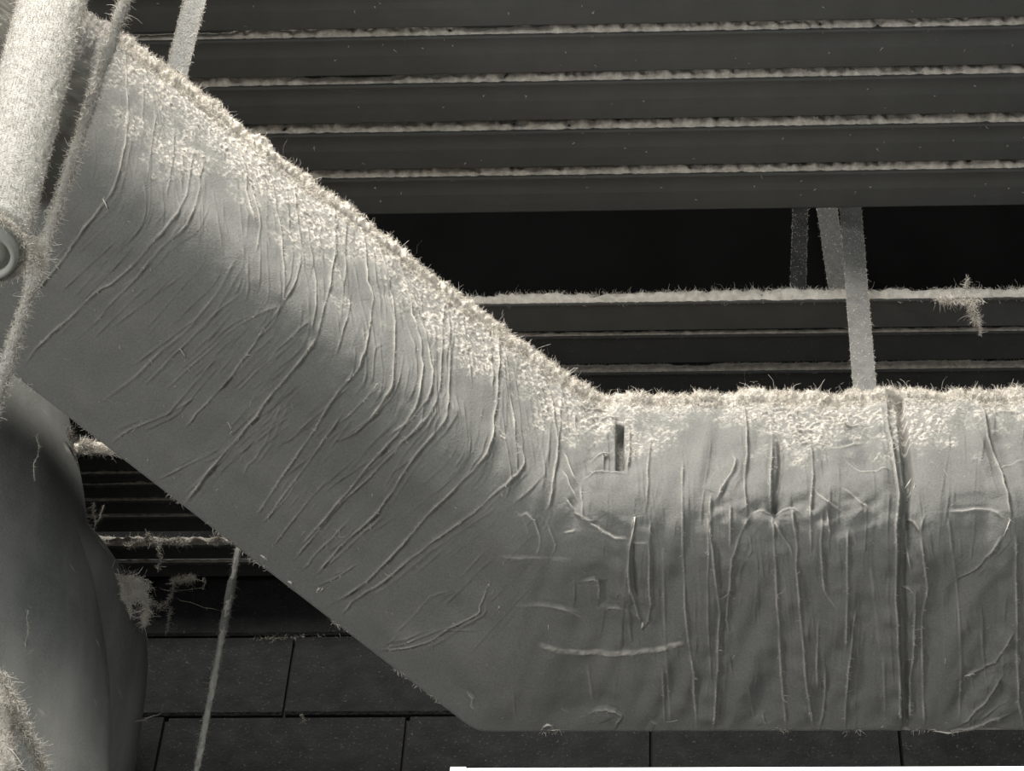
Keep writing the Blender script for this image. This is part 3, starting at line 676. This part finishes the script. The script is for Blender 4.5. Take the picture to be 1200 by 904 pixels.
t, A2, B2 = rod('slim dusty rod with a coupling, hanging before the dark block wall', (279, 648), (230, 904), (4.72, 4.55), .0048, .0052, M_pipe, 84, 3000, M_lintd, lump=.12, ext=(.25, .5), flen=.0045)
ax = (A2 - B2) / np.linalg.norm(A2 - B2); cc = atD(267, 710, 4.68)
V, Fq = tube([cc - ax * .05, cc - ax * .042, cc - ax * .012, cc - ax * .006, cc + ax * .004, cc + ax * .01, cc + ax * .04, cc + ax * .046], [.0055, .0076, .0076, .0066, .0066, .0078, .0078, .0055], 10)
poly_obj('coupling', V, Fq, M_strap, t, True)

# ================================================================== UPPER LEFT PIPE
dpp = 3.55
bot = atD(-14, 292, dpp)
topp = bot.copy(); lean = atY(62, 0, bot[1]) - bot
lean = lean / np.linalg.norm(lean)
RP = .0440
pipe = thing('vertical_pipe', 'thick round pipe coated in pale lint at the upper left corner', 'pipe', bot)
L = 1.5; n = 120
P = [bot + lean * .02] + [bot + lean * (.022 + L * i / n) for i in range(n + 1)]
V, Fq = tube(P, [RP * .9] + [RP] * (n + 1), 72)
r = np.random.default_rng(91)
V[:-2] += (V[:-2] - np.repeat(np.array(P), 72, 0)) * (r.normal(0, .014, (len(V) - 2, 1)))
poly_obj('pipe_body', V, Fq, M_pipe, pipe, True)
k = r.integers(72, len(V) - 2, 75000); ci = np.array(P)[np.minimum(k // 72, len(P) - 1)]
Nn = V[k] - ci; Nn /= np.linalg.norm(Nn, axis=1)[:, None]
keep = (Nn @ (EYE - bot)) > -.8
Pk = V[k][keep] + r.uniform(-1, 1, (keep.sum(), 1)) * lean * .006
lint_obj('lint_fibers', [fibers(Pk, Nn[keep], .0038, .00085, 92, up=.3)], M_lint, pipe)
# coupling under the pipe: stepped rings seen from below
prof_c = [(.022, RP * .93), (.012, RP * .94), (.006, RP * 1.0), (0, RP * 1.0), (-.003, RP * .95), (-.004, RP * .86), (-.012, RP * .84), (-.016, RP * .80), (-.017, RP * .66), (-.006, RP * .62), (-.004, RP * .50), (-.014, RP * .46), (-.016, RP * .30), (-.01, .001)]
V, Fq = tube([bot + lean * a for a, b in prof_c], [b for a, b in prof_c], 48, cap=False)
# the tube builder needs one constant axis here
ex = np.cross(lean, (0, 1, 0)); ex /= np.linalg.norm(ex); ey = np.cross(lean, ex)
V = np.array([bot + lean * a + b * (math.cos(2 * math.pi * j / 48) * ex + math.sin(2 * math.pi * j / 48) * ey) for a, b in prof_c for j in range(48)])
poly_obj('pipe_coupling', V, Fq, M_metal, pipe, True)
a = r.uniform(0, 2 * math.pi, 9000); rad = np.where(r.random(9000) < .8, RP * r.normal(1.0, .03, 9000), RP * r.normal(.8, .05, 9000))
P = bot + np.outer(np.cos(a) * rad, ex) + np.outer(np.sin(a) * rad, ey) + np.outer(r.normal(.001, .003, 9000), lean)
lint_obj('lint_ring', [fibers(P, np.tile(-lean, (9000, 1)), .005, .001, 93, up=.3)], M_lint, pipe)
# clump where the pipe end and the rod come close
P = atD(38, 300, 3.72) + r.normal(0, 1, (2200, 3)) * np.array([.009, .01, .013]); 
lint_obj('lint_tuft', [fibers(P, r.normal(0, 1, (2200, 3)), .008, .0009, 94, up=.6)], M_lint, pipe)

# ================================================================== LEFT COLUMN
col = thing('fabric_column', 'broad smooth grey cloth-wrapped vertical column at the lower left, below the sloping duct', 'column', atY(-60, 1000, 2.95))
def loft(name, rows, m, seed, yoff, nth=150, flat=.75, sub=3):
    """rows: (image height, right silhouette edge x, centre x); depth from a vertical axis plane"""
    ys = np.linspace(rows[0][0], rows[-1][0], 200); ed = np.interp(ys, [a[0] for a in rows], [a[1] for a in rows]); ce = np.interp(ys, [a[0] for a in rows], [a[2] for a in rows])
    ker = np.exp(-np.linspace(-2, 2, 21) ** 2); ker /= ker.sum()
    ed = np.convolve(np.pad(ed, 10, 'edge'), ker, 'valid')
    th = np.linspace(0, 2 * math.pi, nth, endpoint=False); V = np.zeros((len(ys), nth, 3))
    for i, y in enumerate(ys):
        c = atY(ce[i], y, yoff); e = atY(ed[i], y, yoff); rad = e[0] - c[0]
        V[i, :, 0] = c[0] + rad * np.cos(th); V[i, :, 1] = yoff + rad * flat * np.sin(th); V[i, :, 2] = c[2]
    nz = vnoise((len(ys), nth), 6, seed) * .0012 + vnoise((len(ys), nth), 2, seed + 1) * .0003
    nz2 = np.fft.ifft2(np.fft.fft2(np.random.default_rng(seed).standard_normal((len(ys), nth))) * np.exp(-2 * np.pi ** 2 * ((np.fft.fftfreq(len(ys))[:, None] * 40) ** 2 + (np.fft.fftfreq(nth)[None, :] * 2.5) ** 2))).real
    nz = nz + nz2 / nz2.std() * .0016
    V[:, :, 0] += np.cos(th) * nz; V[:, :, 1] += np.sin(th) * nz
    idx = np.arange(len(ys) * nth).reshape(len(ys), nth); nx = np.roll(idx, -1, 1)
    Fq = np.stack([idx[:-1], nx[:-1], nx[1:], idx[1:]], -1).reshape(-1, 4)
    li = np.clip(smooth(2.4, 3.2, vnoise((len(ys), nth), .8, seed + 3)) * .5, 0, 1)
    mesh_np(name, V.reshape(-1, 3), Fq, m, col, True, li); return V
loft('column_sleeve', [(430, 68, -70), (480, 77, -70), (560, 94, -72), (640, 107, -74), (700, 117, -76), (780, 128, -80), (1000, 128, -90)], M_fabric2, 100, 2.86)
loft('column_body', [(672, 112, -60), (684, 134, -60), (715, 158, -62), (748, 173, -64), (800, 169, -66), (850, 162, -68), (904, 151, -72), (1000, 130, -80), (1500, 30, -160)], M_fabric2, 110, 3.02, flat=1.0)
# lint clinging along the column edge and over it
cl = []
def tuftpx(pts, depth, spread, n, flen, seed, w=.0008, lean=None):
    r = np.random.default_rng(seed); out = []
    p = resample(pts, 0.5, seed) if len(pts) > 2 else np.array(pts, float)
    t = r.uniform(0, len(p) - 1.001, n); i = t.astype(int); f = (t - i)[:, None]; q_ = p[i] * (1 - f) + p[i + 1] * f
    P = np.array([atD(a, b, depth) for a, b in q_]) + r.normal(0, spread, (n, 3))
    return fibers(P, r.normal(0, 1, (n, 3)), flen, w, seed + 1, up=.6, lean=lean)
cl.append(tuftpx([(80, 500), (85, 520), (88, 545)], 4.78, .0025, 500, .006, 120, lean=np.array([0, 0, -.5])))
cl.append(tuftpx([(88, 590), (98, 615), (107, 640), (105, 665), (110, 700), (116, 725)], 4.74, .0035, 1800, .008, 121, lean=np.array([0, 0, -.6])))
cl.append(tuftpx([(168, 748), (171, 770), (173, 785)], 4.7, .002, 200, .005, 122))
cl += strand([(33, 715), (31, 745), (30, 765), (33, 790), (34, 796)], (4.22, 4.19), .0008, None, nf=220, seed=123)
cl.append(tuftpx([(31, 765), (33, 780), (42, 793)], 4.2, .0016, 160, .005, 124))
cl += strand([(45, 508), (46, 530), (42, 545), (40, 565)], (4.42, 4.38), .0006, None, nf=140, seed=125)
lint_obj('clinging_lint', cl, M_lintd, col)
tw = strand([(158, 846), (172, 842), (190, 836)], (4.5, 4.55), .0011, None, nf=30, seed=126); lint_obj('lint_strand', tw, M_lintd, col)

# hanging lint clumps, things of their own
def clump(label, pieces, m, loc, name='lint_clump'):
    t = thing(name, label, 'lint', loc); o = lint_obj('fibers', pieces, m, t); return t
down = np.array([0, 0, -1.4])
clump('ragged pale lint clump hanging under the lowest rail beside the column',
      [tuftpx([(130, 686), (145, 684), (168, 688)], 4.62, .0065, 3600, .010, 130, lean=down), tuftpx([(135, 700), (165, 698)], 4.6, .004, 900, .010, 131, lean=down),
       tuftpx([(166, 690), (171, 712), (169, 730)], 4.6, .0022, 700, .010, 132, lean=down), tuftpx([(152, 700), (153, 722)], 4.6, .0015, 160, .008, 133, lean=down)] , M_lint, atD(150, 684, 4.62))
clump('thin drooping lint cobweb under the lowest rail, left of the slim rod',
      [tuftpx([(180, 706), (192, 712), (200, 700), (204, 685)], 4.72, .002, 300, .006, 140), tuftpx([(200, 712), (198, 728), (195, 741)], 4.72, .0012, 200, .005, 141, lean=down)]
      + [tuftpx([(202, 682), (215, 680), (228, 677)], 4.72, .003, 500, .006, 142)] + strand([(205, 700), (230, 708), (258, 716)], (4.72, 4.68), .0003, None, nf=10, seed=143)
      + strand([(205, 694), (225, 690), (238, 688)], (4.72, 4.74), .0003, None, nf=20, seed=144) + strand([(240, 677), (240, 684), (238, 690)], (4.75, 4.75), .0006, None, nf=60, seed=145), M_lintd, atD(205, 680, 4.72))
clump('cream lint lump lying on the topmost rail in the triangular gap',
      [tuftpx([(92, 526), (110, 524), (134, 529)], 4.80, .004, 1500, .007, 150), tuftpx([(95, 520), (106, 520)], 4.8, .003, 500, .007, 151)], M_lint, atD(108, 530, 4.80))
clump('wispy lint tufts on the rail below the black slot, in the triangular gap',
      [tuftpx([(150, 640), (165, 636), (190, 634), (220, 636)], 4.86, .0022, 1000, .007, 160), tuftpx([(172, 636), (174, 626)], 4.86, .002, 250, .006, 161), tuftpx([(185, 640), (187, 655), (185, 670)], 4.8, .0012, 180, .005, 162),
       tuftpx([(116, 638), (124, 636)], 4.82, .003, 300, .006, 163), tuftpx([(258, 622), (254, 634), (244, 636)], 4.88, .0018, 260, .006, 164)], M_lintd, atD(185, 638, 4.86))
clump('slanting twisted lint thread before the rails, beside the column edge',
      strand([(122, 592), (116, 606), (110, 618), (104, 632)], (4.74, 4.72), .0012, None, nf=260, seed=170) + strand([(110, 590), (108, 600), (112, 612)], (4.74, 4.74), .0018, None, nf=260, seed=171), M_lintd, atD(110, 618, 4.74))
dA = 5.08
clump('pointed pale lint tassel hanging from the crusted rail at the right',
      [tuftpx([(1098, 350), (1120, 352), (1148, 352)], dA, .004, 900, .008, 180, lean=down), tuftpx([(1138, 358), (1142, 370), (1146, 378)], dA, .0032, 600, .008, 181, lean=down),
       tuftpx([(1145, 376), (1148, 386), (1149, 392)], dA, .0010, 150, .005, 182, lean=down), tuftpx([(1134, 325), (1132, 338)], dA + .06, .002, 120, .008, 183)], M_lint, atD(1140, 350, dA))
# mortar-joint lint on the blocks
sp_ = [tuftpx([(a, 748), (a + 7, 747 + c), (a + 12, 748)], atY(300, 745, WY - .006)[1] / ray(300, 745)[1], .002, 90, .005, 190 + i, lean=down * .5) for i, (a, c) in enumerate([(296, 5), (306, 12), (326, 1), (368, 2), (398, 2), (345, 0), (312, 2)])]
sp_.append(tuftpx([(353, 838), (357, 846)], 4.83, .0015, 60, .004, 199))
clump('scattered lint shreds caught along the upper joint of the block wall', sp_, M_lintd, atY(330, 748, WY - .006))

# bright lint mass at the lower left corner
bl = atD(-14, 880, 3.7)
t = thing('lint_heap', 'bright cream mass of lint in the bottom left corner, close before the column', 'lint', bl)
r = np.random.default_rng(201)
mt, ms = 60, 60; th = np.linspace(0, math.pi, mt)[:, None]; ph = np.linspace(0, 2 * math.pi, ms, endpoint=False)[None, :]
nz = 1 + .10 * vnoise((mt, ms), 3, 202) + .05 * vnoise((mt, ms), 1, 203)
rx, ry, rz = .030, .05, .12
V = np.stack([np.sin(th) * np.cos(ph) * rx * nz, np.sin(th) * np.sin(ph) * ry * nz, np.cos(th) * rz * nz + 0 * ph], -1)
ctr_ = bl.copy(); V = V + (atD(-22, 905, 3.7)); V[..., 0] += (th * .012 - .01)
idx = np.arange(mt * ms).reshape(mt, ms); nx = np.roll(idx, -1, 1)
mesh_np('lint_core', V.reshape(-1, 3), np.stack([idx[:-1], nx[:-1], nx[1:], idx[1:]], -1).reshape(-1, 4), M_lint, t, True)
k = r.integers(0, mt * ms, 9000); P = V.reshape(-1, 3)[k]; Nn = P - V.reshape(-1, 3).mean(0); Nn /= np.linalg.norm(Nn, axis=1)[:, None]
P2 = np.array([atD(*(np.array([0, 790]) + np.array([u * 52, u * 115])), 3.75) for u in r.uniform(0, 1, 2500)]) + r.normal(0, .004, (2500, 3))
lint_obj('lint_fibers', [fibers(P, Nn, .011, .0011, 204, up=.8), fibers(P2, r.normal(0, 1, (2500, 3)), .008, .0011, 205, up=.6)], M_lint, t)

# ================================================================== BRIGHT FIXTURE ALONG THE BOTTOM
YF = 2.55
A = atY(600, 895.5, YF); z1 = A[2]; xa = atY(528, 897, YF)[0]; xb = 1.1
t = thing('light_fixture', 'bright white strip light along the bottom edge, below the horizontal duct', 'lamp', ((xa + xb) / 2, YF, z1 - .09))
V, Fq = box_data(xa + .02, xb, YF, YF + .12, z1 - .07, z1, .008); poly_obj('diffuser', V, Fq, M_glow, t)
V, Fq = box_data(xa, xa + .0195, YF - .002, YF + .122, z1 - .072, z1 + .0005, .008); poly_obj('end_cap', V, Fq, M_white, t)
V, Fq = box_data(xa + .03, xb - .03, YF + .03, YF + .12, z1 - .1, z1 - .0705); poly_obj('housing', V, Fq, M_white, t)
for sx in (.35, .9):
    V, Fq = box_data(sx - .012, sx + .012, YF + .1205, WY - .004, z1 - .05, z1 - .03); poly_obj('wall_bracket', V, Fq, M_white, t)
